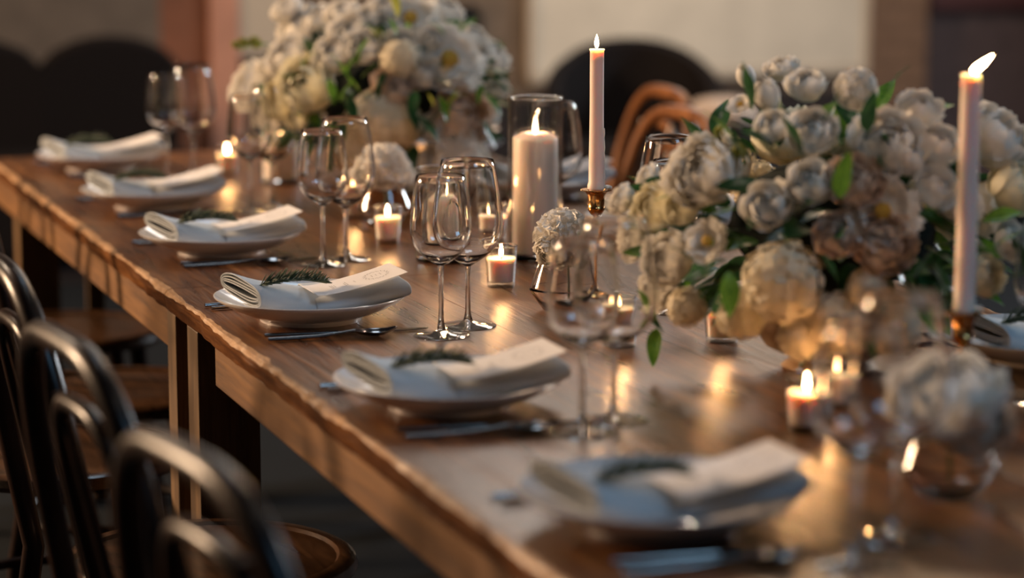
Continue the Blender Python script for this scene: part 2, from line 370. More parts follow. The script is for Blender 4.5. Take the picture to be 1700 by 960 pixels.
# ------------------------------------------------------------------ chairs
def arch(hw, z0, zt, x0, xt, n=28, foot=None, ex=0.55):
    pts = []
    if foot: pts.append((foot[0], -foot[1], 0)); pts.append(((foot[0]+x0)/2-0.01, -(foot[1]+hw*0.96)/2, z0*0.5))
    for i in range(n+1):
        a = PI*(1-i/n); c = math.cos(a); s = max(0, math.sin(a))
        y = hw*math.copysign(abs(c)**ex, c); k = s**0.72
        pts.append((x0+(xt-x0)*k, y, z0+(zt-z0)*k))
    if foot: pts.append(((foot[0]+x0)/2-0.01, (foot[1]+hw*0.96)/2, z0*0.5)); pts.append((foot[0], foot[1], 0))
    return pts
def make_chair():
    t = empty('bentwood_chair', (0,0,0), 0, 'x', 'chair', 'bentwood cafe chairs around the table')
    mb = MB(); mb.lathe([(0.0, 0.435), (0.16, 0.435), (0.197, 0.438), (0.203, 0.447), (0.2, 0.458), (0.192, 0.463), (0.178, 0.4625), (0.174, 0.458)], 48)
    mb.build('seat', M['seat'], t)
    mb = MB(); mb.lathe([(0.1735, 0.458), (0.165, 0.4595), (0.08, 0.457), (0.0, 0.456)], 48); mb.build('seat_panel', M['seat'], t)
    mb = MB(); mb.tube(arch(0.22, 0.44, 0.872, -0.185, -0.265, 34, (-0.24, 0.205)), 0.0155, 12); mb.build('back_hoop', M['chair'], t)
    mb = MB(); mb.tube(arch(0.13, 0.462, 0.80, -0.17, -0.25, 30), 0.0105, 10); mb.build('inner_hoop', M['chair'], t)
    mb = MB(); mb.tube([(-0.172, -0.055, 0.46), (-0.215, -0.075, 0.66), (-0.245, -0.085, 0.8)], 0.007, 8); mb.build('back_rod', M['chair'], t)
    mb = MB(); mb.tube([(-0.172, 0.055, 0.46), (-0.215, 0.075, 0.66), (-0.245, 0.085, 0.8)], 0.007, 8); mb.build('back_rod', M['chair'], t)
    for s in (-1, 1):
        mb = MB(); mb.tube([(0.12, 0.13*s, 0.44), (0.135, 0.14*s, 0.28), (0.17, 0.17*s, 0)], [0.018, 0.016, 0.012], 12); mb.build('leg', M['chair'], t)
    mb = MB(); mb.tube([(0.165*math.cos(a)-0.02, 0.155*math.sin(a), 0.24) for a in [2*PI*k/32 for k in range(32)]], 0.009, 8, closed=True); mb.build('leg_ring', M['chair'], t)
    return t
ch = make_chair()
for x, y, r, lab in (
    (-0.055, -1.235, 0.17, 'dark bentwood chair nearest the camera on the left side'),
    (-0.06, -0.68, 0.12, 'dark bentwood chair, second nearest on the left side'),
    (-0.045, -0.135, 0.06, 'dark bentwood chair with lit round brown seat at the bottom edge'),
    (-0.13, 0.565, 0.0, 'dark bentwood chair drawn to the third setting from the far end, left side'),
    (0.06, 1.02, 0.0, 'bentwood chair whose brown seat shows behind the table legs, left side'),
    (0.07, 1.66, 0.0, 'farthest bentwood chair on the left side, seat under the table corner'),
    (1.09, 1.47, PI+0.08, 'warm lit bentwood chair back behind the tall taper candle, right side'),
    (1.14, 0.72, PI, 'bentwood chair on the right side hidden behind the near flowers'),
    (1.27, 2.0, PI, 'bentwood chair at the far right corner of the table')):
    c_ = instance(ch, (x, y, 0), r, lab)
    if x > 1:                      # right-hand chairs: same wood, lit look painted in as a lighter colour
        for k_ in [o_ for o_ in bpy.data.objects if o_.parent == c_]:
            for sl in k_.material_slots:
                if sl.material == M['chair']: sl.link = 'OBJECT'; sl.material = M['chair_lit']

# ------------------------------------------------------------------ place settings
def make_plate():
    mb = MB()
    prof = [(0.0, 0.0045), (0.062, 0.0045), (0.066, 0.0), (0.071, 0.0), (0.073, 0.006), (0.09, 0.011), (0.112, 0.0205), (0.128, 0.0295), (0.1345, 0.0345), (0.135, 0.036),
            (0.1335, 0.0363), (0.126, 0.0315), (0.11, 0.0225), (0.088, 0.0135), (0.065, 0.0085), (0.0, 0.008)]
    mb.lathe(prof, 72); o = mb.build('plate', M['china']); return tag(o, 'x', 'plate', 'white coupe plates')
def sweep(mb, xs, secf):
    mb.grid([[Vector((x, y, z)) for (y, z) in secf(x)] for x in xs])
def flat_spiral(w, t, turns, n, off=0.0, shrink=0.8):
    pts = []
    for i in range(n+1):
        a = -PI/2 - 2*PI*turns*i/n + off
        k = 1-(1-shrink)*i/n*1.0
        c, s = math.cos(a), math.sin(a)
        kt = 1-0.9*i/n
        pts.append((w*k*math.copysign(abs(c)**0.7, c), t*kt*math.copysign(abs(s)**0.8, s)))
    return pts
def make_napkin():
    t = empty('napkin', (0,0,0), 0, 'x', 'napkin', 'folded linen napkins on the plates')
    def base(x): return 0.0120 + 0.0165*(abs(x)/0.125)**2
    mb = MB()
    def pouch(x):
        u = (x+0.122)/0.147; th = 0.0180*(1-0.35*max(0, u)**1.6); w = 0.050 + 0.003*math.sin(u*4)
        zc = base(x)+th+0.001; out = []
        for k, (y, z) in enumerate(flat_spiral(w, th, 3.8, 84)):
            nn = 0.0022*mnoise.noise((x*22, y*30, z*30+k*0.03))
            out.append((y-0.016+0.006*math.sin(u*2.2), zc+z+nn+0.16*(y+0.03)*(1-0.5*u)))
        return out
    sweep(mb, [-0.122+0.147*i/22 for i in range(23)], pouch)
    mb.v = [(x-0.34*(y-0.03)*max(0, 1-(x+0.122)/0.1), y, z) for x, y, z in mb.v]
    mb.build('pouch', M['linen'], t, True, solid=0.0022, subsurf=1)
    mb = MB()
    def tail(x):
        u = (x+0.01)/0.13; th = 0.0138-0.001*u; w = 0.055+0.003*u
        zc = base(x)+th+0.001+0.004*u; out = []
        for k, (y, z) in enumerate(flat_spiral(w, th, 1.45, 40, 0, 0.86)):
            nn = 0.0025*mnoise.noise((x*18+5, y*22, z*30))
            lift = 0.015*max(0, (y+0.01)/0.06)**1.5*(1-0.3*u)
            out.append((y-0.008, zc+z+nn+lift))
        return out
    sweep(mb, [-0.01+0.135*i/20 for i in range(21)], tail)
    mb.build('tail', M['linen'], t, True, solid=0.0022, subsurf=1)
    return t
def card_z(x): return 0.0470 + 0.024*max(0, (x+0.005)/0.115)**1.4
def make_card():
    t = empty('menu_card', (0,0,0), 0, 'x', 'card', 'printed menu cards tucked in the napkins')
    mb = MB(); n = 14; rows = []
    for i in range(n+1):
        x = -0.012+0.128*i/n; rows.append([Vector((x, y, card_z(x)+0.0*y)) for y in (-0.076, -0.03, 0.012)])
    mb.grid(rows); mb.build('card_sheet', M['card'], t, False, solid=0.0005)
    pr = MB()
    def mark(x0, y0, x1, y1, w):
        d = Vector((x1-x0, y1-y0)); nrm = Vector((-d.y, d.x)).normalized()*w/2
        ps = [(x0-nrm.x, y0-nrm.y), (x1-nrm.x, y1-nrm.y), (x1+nrm.x, y1+nrm.y), (x0+nrm.x, y0+nrm.y)]
        pr.add([(a, b, card_z(a)+0.0006) for a, b in ps], [(0,1,2,3)])
    cx, cy = 0.083, -0.032; R = random.Random(3)
    for k in range(34):                                # oval leaf wreath
        a = 2*PI*k/34; 
        if abs(a-PI) < 0.0: continue
        px, py = cx+0.0155*math.cos(a), cy+0.0215*math.sin(a)
        b = a+PI/2+(0.7 if k % 2 else -0.7)
        mark(px, py, px+0.0032*math.cos(b), py+0.0032*math.sin(b), 0.0009)
    for k, ww in enumerate((0.006, 0.0045, 0.006)): mark(cx-0.006+0.006*k, cy-ww, cx-0.006+0.006*k, cy+ww, 0.0006)
    for j, x in enumerate((0.052, 0.0405, 0.0375, 0.024, 0.021, 0.0185)):   # small lines of menu text
        y = -0.032-0.006-0.003*(j % 3)
        while y < -0.032+0.006+0.003*(j % 2):
            l = R.uniform(0.002, 0.005); mark(x, y, x+0.0001, y+l, 0.0008); y += l+0.0012
    pr.build('print', M['ink'], t, False)
    return t
def make_sprig():
    t = empty('rosemary_sprig', (0,0,0), 0, 'x', 'herb sprig', 'rosemary sprigs on the napkins')
    P = lambda u: Vector((-0.052+0.098*u, 0.012*math.sin(u*2.2), 0.004+0.006*math.sin(u*PI)))
    mb = MB(); mb.tube([P(i/12) for i in range(13)], 0.0011, 6); mb.build('stem', M['stem'], t)
    mb = MB(); R = random.Random(9)
    for i in range(210):
        u = 0.06+0.94*(i/210); p = P(u); a = R.uniform(-0.35*PI, 1.35*PI)
        L = R.uniform(0.013, 0.024)*(1-0.4*max(0, u-0.75)/0.25); d = Vector((R.uniform(0.45, 0.95), math.cos(a), 0.12+0.75*max(-0.1, math.sin(a)))).normalized()
        sd = d.orthogonal().normalized()*0.0011; q = p+d*L*0.55; up = Vector((0,0,0.0006))
        mb.add([p-sd*0.5, p+sd*0.5, q+sd+up, q-sd+up, p+d*L], [(0,1,2,3), (3,2,4)])
    mb.build('needles', M['needle'], t, False, solid=0.0007)
    return t
def make_spoon():
    mb = MB(); rows = []
    L = 0.112
    st = [(0, .0032, .003, 0), (0.03, .0034, .003, 0), (0.07, .0030, .003, 0.001), (0.1, .0024, .0035, 0.004), (0.118, .003, .003, 0.006)]
    mb.tube([(a, 0, 0.0035+d) for a, b, c, d in st], [b for a, b, c, d in st], 10, True, 0.8)
    t = empty('spoon', (0,0,0), 0, 'x', 'spoon', 'dessert spoons beside the plates')
    mb.build('handle', M['steel'], t)
    mb = MB()
    nu, nv = 8, 12
    for i in range(nv+1):
        v = i/nv; x = 0.116+0.06*v; w = 0.0175*math.sin(PI*min(1, 0.08+0.9*v))**0.62
        rows.append([Vector((x, w*u/nu*2-w, 0.0012+0.0075*((2*u/nu-1)**2)*math.sin(PI*min(1, .1+v*.85)) + 0.0095*(2*v-1)**2*(0.7 if v < .5 else 1.1))) for u in range(nu+1)])
    mb.grid(rows); mb.build('spoon_bowl', M['steel'], t, solid=0.0012, subsurf=1)
    return t
def make_knife():
    t = empty('knife', (0,0,0), 0, 'x', 'knife', 'dinner knives beside the plates')
    mb = MB(); mb.tube([(0, 0, 0.0035), (0.05, 0, 0.0035), (0.1, 0, 0.0033)], [.0033, .0036, .003], 10, True, 0.8); mb.build('handle', M['steel'], t)
    mb = MB()
    pts = [(0.1, -0.003), (0.12, -0.0065), (0.17, -0.0085), (0.205, -0.008), (0.222, -0.003), (0.226, 0.003), (0.2, 0.0045), (0.15, 0.0045), (0.1, 0.003)]
    mb.add([(a, b, 0.0026) for a, b in pts], [tuple(range(len(pts)))]); mb.build('blade', M['steel'], t, False, solid=0.0014)
    return t
def make_fork():
    t = empty('fork', (0,0,0), 0, 'x', 'fork', 'forks beside the plates')
    mb = MB(); mb.tube([(0, 0, 0.0035), (0.05, 0, 0.0035), (0.1, 0, 0.0045), (0.13, 0, 0.006)], [.0033, .0034, .0026, .003], 10, True, 0.8); mb.build('handle', M['steel'], t)
    mb = MB()
    mb.grid([[Vector((0.128, y, 0.006)) for y in (-0.003, 0.003)], [Vector((0.138, y, 0.0045)) for y in (-0.011, 0.011)], [Vector((0.15, y, 0.003)) for y in (-0.0115, 0.0115)]])
    for k in range(4):
        y = -0.0098+0.0065*k
        mb.grid([[Vector((x, y-0.0016, z)), Vector((x, y+0.0016, z))] for x, z in ((0.15, 0.003), (0.17, 0.0022), (0.185, 0.004), (0.193, 0.0075))])
    mb.build('tines', M['steel'], t, False, solid=0.0014)
    return t
plate0, nap0, card0, sprig0 = make_plate(), make_napkin(), make_card(), make_sprig()
spoon0, knife0, fork0 = make_spoon(), make_knife(), make_fork()
WH = {
 'A': 'of the farthest left-hand setting, at the table corner',
 'B': 'of the second setting from the far end, left side',
 'C': 'of the third setting from the far end, left side',
 'D': 'of the sharply focused left-hand setting',
 'E': 'of the second nearest left-hand setting',
 'F': 'of the nearest left-hand setting, largest and blurred',
 'RA': 'of the nearest right-hand setting, cut by the right frame edge',
 'RB': 'of the right-hand setting behind the thin taper and vase flower',
 'RC': 'of the right-hand setting behind the tall pillar candle jar',
 'RD': 'of the farthest right-hand setting, behind the small white flower vase'}
settings = [('D', .14, 0.0, 0), ('E', .14, -.615, -0.02), ('F', .158, -1.195, 0.0), ('C', .167, .665, 0.02), ('B', .18, 1.285, 0.02), ('A', .2, 1.935, 0.03),
            ('RA', .94, -.6, PI), ('RB', .93, .6, PI), ('RC', .93, 1.2, PI), ('RD', .93, 1.86, PI)]
for key, x, y, rz in settings:
    R_ = Matrix.Rotation(rz, 3, 'Z'); w = WH[key]
    def at(dx, dy, dz=0): v = R_ @ Vector((dx, dy, 0)); return (x+v.x, y+v.y, T+dz)
    instance(plate0, at(0, 0), rz, 'round white coupe plate '+w)
    nz = 0 if rz > 3 else rz
    instance(nap0, at(0, -.008 if nz == rz else .008), nz, 'grey-white rolled linen napkin '+w)
    instance(card0, at(0, -.008 if nz == rz else .008), nz, 'printed white menu card '+w)
    R2 = Matrix.Rotation(nz, 3, 'Z') @ Vector((-.035, -.046, 0))
    instance(sprig0, (x+R2.x, y+R2.y, T+.0530), nz-.14, 'green rosemary sprig '+w)
    instance(spoon0, at(-.099, -.150 if key != 'E' else -.158), rz-0.06, 'dark shiny spoon '+w)
    instance(knife0, at(-.096, -.118), rz-0.075, 'slim dark knife '+w)
    instance(fork0, at(-.115, .118), rz+0.05, 'fork nearer the plate '+w)
    instance(fork0, at(-.118, .145), rz+0.05, 'outer fork '+w)

# ------------------------------------------------------------------ wine glasses
def glass_proto(name, H, zs, zm, rm, rr, rf, label_cat):
    t = empty(name, (0,0,0), 0, 'x', 'wine glass', label_cat)
    n = 56; th = 0.0008
    # outer bowl profile from stem junction to rim, then inner back down
    outer = []
    for i in range(19):
        u = i/18
        if u < 0.5:
            a = u/0.5; r = 0.0042+(rm-0.0042)*math.sin(a*PI/2)**1.0; z = zs+(zm-zs)*(0.72*a+0.28*a**3)
        else:
            a = (u-0.5)/0.5; r = rm-(rm-rr)*(0.25*a+0.75*a**1.8); z = zm+(H-zm)*a
        outer.append((r, z))
    inner = [(max(0.0001, r-th), z if i > 10 else z+0.0008+0.005*(1-min(1, r/rm))**2) for i, (r, z) in enumerate(outer)]
    inner = [(r, z) for r, z in inner[3:]]
    prof = outer + [(rr-th*0.5, H+0.0004)] + inner[::-1] + [(0.0001, zs+0.0095)]
    mb = MB(); mb.lathe(prof, n); mb.build('bowl', M['glass'], t)
    mb = MB(); mb.lathe([(0.0078, 0.0075), (0.0052, 0.013), (0.0038, 0.022), (0.0033, 0.04), (0.0033, zs-0.02), (0.0037, zs-0.006), (0.0042, zs)], 24); mb.build('stem', M['glass'], t)
    mb = MB(); mb.lathe([(0.0078, 0.0075), (0.016, 0.0042), (rf-0.002, 0.0022), (rf, 0.0013), (rf-0.001, 0.0002), (0.0001, 0.0002)], n); mb.build('foot', M['thin'], t)
    return t
gA = glass_proto('white_wine_glass', 0.217, 0.096, 0.146, 0.0412, 0.0325, 0.037, 'smaller white wine glasses')
gB = glass_proto('red_wine_glass', 0.230, 0.084, 0.142, 0.0485, 0.036, 0.039, 'larger red wine glasses')
GL = [('A', .270, -.187, 'in front of the sharp pair near the centre'), ('B', .328, -.128, 'behind in the sharp pair near the centre'),
      ('A', .288, .473, 'front left of the pair before the third setting'), ('B', .338, .515, 'rear right of the pair before the third setting'),
      ('A', .330, 1.130, 'front one of the pair before the second far setting'), ('B', .388, 1.19, 'rear one of the pair before the second far setting'),
      ('A', .295, 1.70, 'left one of the farthest left-hand pair'), ('B', .362, 1.76, 'right one of the farthest left-hand pair'),
      ('A', .232, -.805, 'blurred, in front of the small faceted vase'), ('B', .290, -.755, 'blurred, just right of the faceted vase'),
      ('A', .268, -1.385, 'very blurred, foot cut by the bottom edge'), ('B', .345, -1.315, 'very blurred, right of the nearest plate'),
      ('B', .715, .075, 'clear rim peeping over the left of the near flowers'), ('A', .64, -.12, 'small foot visible under the near flowers'),
      ('B', .752, .66, 'half hidden behind the tall pillar jar'), ('A', .80, -.84, 'behind the right-hand brass candle holder')]
for kd, x, y, w in GL:
    instance(gA if kd == 'A' else gB, (x, y, T), rnd.uniform(0, 6), ('smaller' if kd == 'A' else 'larger')+' clear wine glass '+w)

# ------------------------------------------------------------------ candles
def flame_mesh(h=0.019, r=0.0031, lean=0.0):
    mb = MB(); prof = []
    for i in range(11):
        u = i/10; prof.append((max(0.0001, r*math.sin(PI*min(1, u**0.75))*(1.1-0.35*u)), h*u))
    mb.lathe(prof, 12); 
    mb.v = [(x+lean*(z/h)**1.2, y, z) for x, y, z in mb.v]
    return mb.mesh('flame', M['flame'])
FM = flame_mesh(); FL = flame_mesh(0.017, 0.0042, 0.0215)
def wick_mesh():
    mb = MB(); mb.tube([(0,0,-0.003), (0.0003,0,0.004), (0.0016,0,0.0075)], 0.0008, 6); return mb.mesh('wick', M['wick'])
WM = wick_mesh()
def add_flame(t, z, fm=FM, x=0, s=1):
    place('wick', WM, t, (x, 0, z)); f = place('flame', fm, t, (x, 0, z+0.004)); f.scale = (s,)*3
def make_votive_candle():
    t = empty('votive_candle', (0,0,0), 0, 'x', 'candle', 'lit candles in the small votive glasses')
    mb = MB(); mb.lathe([(0.0, 0.009), (0.0192, 0.009), (0.0199, 0.012), (0.0222, 0.042), (0.0225, 0.0435), (0.0222, 0.0442), (0.019, 0.0428), (0.01, 0.0415), (0.0, 0.0415)], 36); mb.build('wax', M['wax'], t)
    add_flame(t, 0.0415); return t
def make_votive_glass():
    t = empty('votive_glass', (0,0,0), 0, 'x', 'candle holder', 'clear votive glasses')
    mb = MB()
    mb.lathe([(0.0213, 0.0085), (0.0219, 0.014), (0.0246, 0.0612), (0.0232, 0.0612), (0.0206, 0.0140), (0.0204, 0.0085)], 40)
    mb.build('glass_wall', M['thin'], t)
    mb = MB(); mb.lathe([(0.0231, 0.0614), (0.0247, 0.0614), (0.0250, 0.0622), (0.0246, 0.0632), (0.0239, 0.0636), (0.0232, 0.063), (0.0229, 0.0622), (0.0231, 0.0614)], 40); mb.build('glass_rim', M['glass'], t)
    mb = MB(); mb.lathe([(0.0001, 0.0), (0.0195, 0.0), (0.0208, 0.001), (0.0213, 0.0082), (0.0204, 0.0082), (0.0001, 0.0078)], 40); mb.build('glass_base', M['thin'], t)
    return t
vg, vc = make_votive_glass(), make_votive_candle()
VOT = [(.43, 1.741, 'at the far end beside the farthest wine glasses'), (.491, .998, 'behind the bowl of the third pair of wine glasses'),
       (.457, .677, 'burning left of the sharp wine glass pair'), (.633, .637, 'seen right of the sharp wine glass bowls'),
       (.484, .177, 'in sharp focus before the tall pillar jar'), (.469, -.335, 'beside the hanging green leaf'),
       (.607, -.352, 'under the overhanging front of the near flowers'), (.472, -.875, 'blurred, left of the nearest wine glasses'),
       (.545, -.79, 'blurred, seen through the nearest wine glasses')]
for x, y, w in VOT:
    z = rnd.uniform(0, 6)
    instance(vg, (x, y, T), z, 'small clear votive glass '+w)
    instance(vc, (x, y, T), z, 'white votive candle '+w)
def jar(h, label, loc, r=0.0445):
    t = empty('candle_jar', loc, 0, label, 'candle jar', 'cylindrical glass candle jars')
    mb = MB(); mb.lathe([(r, 0.0095), (r, 0.02), (r, h-0.0035), (r-0.003, h-0.0035), (r-0.003, 0.0095)], 56); mb.build('glass_wall', M['thin'], t)
    mb = MB(); mb.lathe([(r-0.003, h-0.003), (r+0.0002, h-0.003), (r+0.0004, h-0.0015), (r-0.0003, h-0.0002), (r-0.0015, h), (r-0.0028, h-0.0004), (r-0.0033, h-0.0015), (r-0.003, h-0.003)], 56); mb.build('glass_rim', M['glass'], t)
    mb = MB(); mb.lathe([(0.0001, 0), (r-0.002, 0), (r, 0.002), (r, 0.0092), (0.0001, 0.0092)], 56); mb.build('glass_base', M['glass'], t)
def pillar(h, r, label, loc):
    t = empty('pillar_candle', loc, 0, label, 'candle', 'white pillar candles in glass jars')
    z0 = 0.0095
    mb = MB(); mb.lathe([(0.0, z0), (r-0.001, z0), (r, z0+0.002), (r, z0+h-0.011), (r-0.001, z0+h-0.008), (r*0.62, z0+h-0.0005), (r*0.5, z0+h), (r*0.35, z0+h-0.003), (0.0, z0+h-0.006)], 48)
    mb.build('wax', M['wax'], t); add_flame(t, z0+h-0.006, FM, 0, 1.15)
for (x, y, jh, ph, pr_, l1, l2) in (
    (.633, .433, .262, .195, .0365, 'tall clear cylinder jar around the tall pillar candle', 'tall white pillar candle burning in the tallest jar'),
    (.485, .459, .150, .098, .031, 'short glass jar directly behind the sharp wine glasses', 'short white pillar candle seen through the sharp wine glasses'),
    (.502, 1.569, .125, .088, .0365, 'squat glass jar at the far left, before the far flowers', 'squat white pillar candle at the far left before the flowers')):
    jar(jh, l1, (x, y, T)); pillar(ph, pr_, l2, (x, y, T))
def candlestick(loc, label, ch_, lab2, lean=False, ext=0.0):
    t = empty('candlestick', loc, 0, label, 'candlestick', 'brass candlesticks')
    mb = MB(); mb.lathe([(0.0, 0), (0.038, 0), (0.04, 0.003), (0.036, 0.006), (0.02, 0.010), (0.008, 0.015), (0.0045, 0.022)], 40); mb.build('base', M['brass'], t)
    mb = MB(); mb.lathe([(0.0045, 0.022), (0.0036, 0.03), (0.0033, 0.06), (0.0033, 0.088+ext), (0.004, 0.094+ext)], 20); mb.build('stem', M['brass'], t)
    mb = MB(); mb.lathe([(r_, z_+ext) for r_, z_ in [(0.004, 0.094), (0.0085, 0.098), (0.0125, 0.1045), (0.0115, 0.1055), (0.0135, 0.107), (0.0118, 0.1095), (0.0125, 0.125), (0.0165, 0.1308), (0.0225, 0.1325), (0.0225, 0.134), (0.015, 0.1335), (0.0112, 0.128), (0.0105, 0.108), (0.0, 0.108)]], 36); mb.build('candle_cup', M['brass'], t)
    c = empty('taper_candle', (loc[0], loc[1], loc[2]+0.1085+ext), 0, lab2, 'candle', 'white taper candles in brass holders')
    mb = MB(); hh = ch_
    R = random.Random(int(ch_*1000))
    rad = lambda a, z: 1+0.02*math.sin(a*2+z*40)
    rt = 0.0098
    mb.lathe([(0.0, 0), (0.0102, 0), (0.0102, 0.025), (0.0125, 0.0262), (0.0128, 0.031), (0.0112, 0.036), (0.0108, 0.06)] + [(0.0108-0.001*i/8, 0.06+(hh-0.064)*i/8) for i in range(1, 8)] + [(rt, hh-0.003), (rt+0.0012, hh-0.001), (rt+0.0008, hh), (rt-0.001, hh-0.0005), (0.004, hh-0.003), (0.0, hh-0.003)], 32, rad=rad)
    mb.build('wax', M['wax'], c)
    mb = MB()      # wax run down one side and pooled on the cup
    dr = [(0.0105, 0.0, hh-0.002)] if lean else [(0.0105, 0.0, hh*0.5)]
    zt = dr[0][2]; ang = -0.5
    pts = [(math.cos(ang)*(0.0098+0.0016*(1-(i/12))*0+0.0008), math.sin(ang)*0.0105, zt-(zt-0.03)*i/12) for i in range(13)]
    mb.tube(pts, [0.0012+0.0014*(i/12)+0.0005*math.sin(i*2.1) for i in range(13)], 8)
    for (px, py, pz, pr2) in ((0.017, -0.004, 0.0285, 0.004), (0.0205, -0.002, 0.0275, 0.0035), (0.013, -0.008, 0.029, 0.0042)):
        mb.lathe([(max(0.0001, pr2*math.sin(PI*k/6)), pz-pr2*0.8*math.cos(PI*k/6)) for k in range(7)], 10, px, py)
    mb.build('wax_drip', M['wax'], c)
    if lean: add_flame(c, hh-0.003, FL, 0.003, 1.15)
    else: add_flame(c, hh-0.003, FM, -0.0005, 1.05)
candlestick((.57, .007, T), 'slim brass candlestick behind the small faceted vase', .228, 'slender white taper candle burning upright near the centre', False, .030)
candlestick((.657, -.891, T), 'brass candlestick at the right before the near flowers', .292, 'blurred white taper candle with flame blown to the right', True, -.008)

# ------------------------------------------------------------------ flowers
def shell_petals(mb, R, shells, zs=1.0, ruf=0.0, seed=1, mi=0, nu=5, nv=6):
    rr = random.Random(seed)
    for (rho, th0, th1, n, dphi, flare) in shells:
        off = rr.uniform(0, 6)
        for k in range(n):
            pc = off+2*PI*k/n+rr.uniform(-0.12, 0.12); rk = rho*rr.uniform(0.95, 1.05); te = th1+rr.uniform(-0.12, 0.12)
            rows = []
            for i in range(nv+1):
                v = i/nv; wv = (math.sin(PI*min(1, 0.12+0.68*v))**0.6)*(1-0.25*max(0, v-0.8)/0.2)
                row = []
                for j in range(nu+1):
                    u = 2*j/nu-1
                    th = (th0+(te-th0)*v-0.16*u*u*v)
                    ph = pc+dphi*wv*u
                    r = R*rk*(1+flare*v**3+0.05*u+ruf*v*v*math.sin(u*7+seed+k*2)+ruf*0.5*rr.uniform(-1, 1)*v)
                    row.append(Vector((r*math.sin(th)*math.cos(ph), r*math.sin(th)*math.sin(ph), -r*math.cos(th)*zs)))
                rows.append(row)
            mb.grid(rows, mi)
def fib(n, R, cap=-0.6):
    out = []
    for i in range(n):
        z = 1-(1-cap)*(i+0.5)/n; r = math.sqrt(max(0, 1-z*z)); a = i*2.39996
        out.append(Vector((r*math.cos(a), r*math.sin(a), z))*R)
    return out
BL = {}
def bloom_mesh(kind, var):
    key = (kind, var)
    if key in BL: return BL[key]
    mb = MB(); R = 1.0; center = None; mat = M['petal']
    if kind == 'rose':
        shell_petals(mb, R, [(.3, .5, 3.0, 3, 1.1, 0), (.44, .4, 2.75, 4, .95, .04), (.58, .3, 2.5, 4, .85, .08), (.72, .3, 2.3, 5, .75, .12), (.86, .25, 2.05, 5, .7, .16), (.96, .2, 1.8, 6, .62, .22)], 0.95, 0.025, var+1)
    elif kind == 'tulip':
        shell_petals(mb, R, [(.62, .2, 3.0, 3, 1.2, -.1), (.72, .1, 2.8, 3, 1.15, 0.0), (.78, .1, 2.6, 3, 1.0, .05)], 1.35, 0.01, var+3)
    elif kind == 'peony' or kind == 'beige_lit':
        shell_petals(mb, R, [(.35, .6, 2.9, 5, .8, .15), (.5, .5, 2.7, 6, .75, .12), (.65, .5, 2.5, 7, .6, .12), (.8, .4, 2.25, 8, .55, .12), (.92, .3, 2.0, 8, .55, .16), (1.0, .3, 1.75, 8, .55, .2)], 0.85, 0.06, var+7)
        if kind == 'beige_lit': mat = M['petal_beige_lit']
    elif kind == 'cream':
        shell_petals(mb, R, [(.4, .6, 2.9, 6, .8, .1), (.6, .5, 2.6, 7, .7, .1), (.8, .4, 2.3, 8, .6, .1), (.95, .3, 2.0, 8, .6, .12)], 0.95, 0.05, var+11); mat = M['petal_cream']
    elif kind == 'open':
        shell_petals(mb, R, [(.75, .3, 2.0, 6, .5, .2), (.9, .3, 1.8, 7, .5, .25), (1.0, .2, 1.6, 8, .5, .3)], 0.6, 0.05, var+13); center = True
    elif kind == 'pompon':
        rr = random.Random(var)
        mb.lathe([(max(0.001, .72*math.sin(PI*k/10)), -.68*math.cos(PI*k/10)) for k in range(11)], 20)
        for p in fib(150, 0.66, -0.75):
            n_ = p.normalized(); t1 = n_.orthogonal().normalized(); t1.rotate(Matrix.Rotation(rr.uniform(0, 6.28), 3, n_)); t2 = n_.cross(t1); s = rr.uniform(.12, .19); h = rr.uniform(.22, .34)
            rows = []
            for i in range(4):
                v = i/3; rows.append([p+n_*(h*v)+t1*(s*u*(0.5+v))+t2*(0.09*v*v*(1 if rr.random() < .8 else -1)+0.05*math.sin(u*6+i)*v) for u in (-1, -.5, 0, .5, 1)])
            mb.grid(rows)
    elif kind == 'hydrangea':
        rr = random.Random(var); mat = M['hydrangea']
        mb.lathe([(max(0.001, .8*math.sin(PI*k/10)), -.75*math.cos(PI*k/10)) for k in range(11)], 20)
        for p in fib(110, 0.92, -0.7):
            p = p*rr.uniform(.93, 1.05); n_ = (p.normalized()+Vector((rr.uniform(-.3, .3) for _ in range(3)))).normalized(); t1 = n_.orthogonal().normalized(); t1.rotate(Matrix.Rotation(rr.uniform(0, 6.28), 3, n_)); t2 = n_.cross(t1)
            s = rr.uniform(.15, .2)
            for (a, b) in ((t1, t2), (t2, -t1), (-t1, -t2), (-t2, t1)):
                mb.add([p, p+a*s*.6+b*s*.45+n_*.03, p+a*s*1.1+n_*.0, p+a*s*.6-b*s*.45+n_*.03], [(0,1,2), (0,2,3)])
    elif kind == 'bud':
        shell_petals(mb, R, [(.7, .1, 3.0, 3, 1.2, 0), (.78, .1, 2.6, 3, .9, 0)], 1.3, 0, var+5); mat = M['leaf_yellow']
    me = mb.mesh(kind, mat, True); BL[key] = (me, center)
    return BL[key]
cmb = MB(); cmb.lathe([(max(0.001, .3*math.sin(PI*k/8)), -.05-.22*math.cos(PI*k/8)) for k in range(9)], 16, rad=lambda a, z: 1+.15*math.sin(a*9))
CENTER = cmb.mesh('flower_center', M['center'])
KN = {'rose': 'rose', 'tulip': 'tulip', 'peony': 'peony', 'beige_lit': 'peony', 'cream': 'peony', 'open': 'open_peony', 'pompon': 'peony', 'hydrangea': 'hydrangea', 'bud': 'flower_bud'}
def orient(o, nrm, spin):
    q = Vector(nrm).normalized().to_track_quat('Z', 'Y'); o.rotation_euler = (q.to_matrix() @ Matrix.Rotation(spin, 3, 'Z')).to_euler()
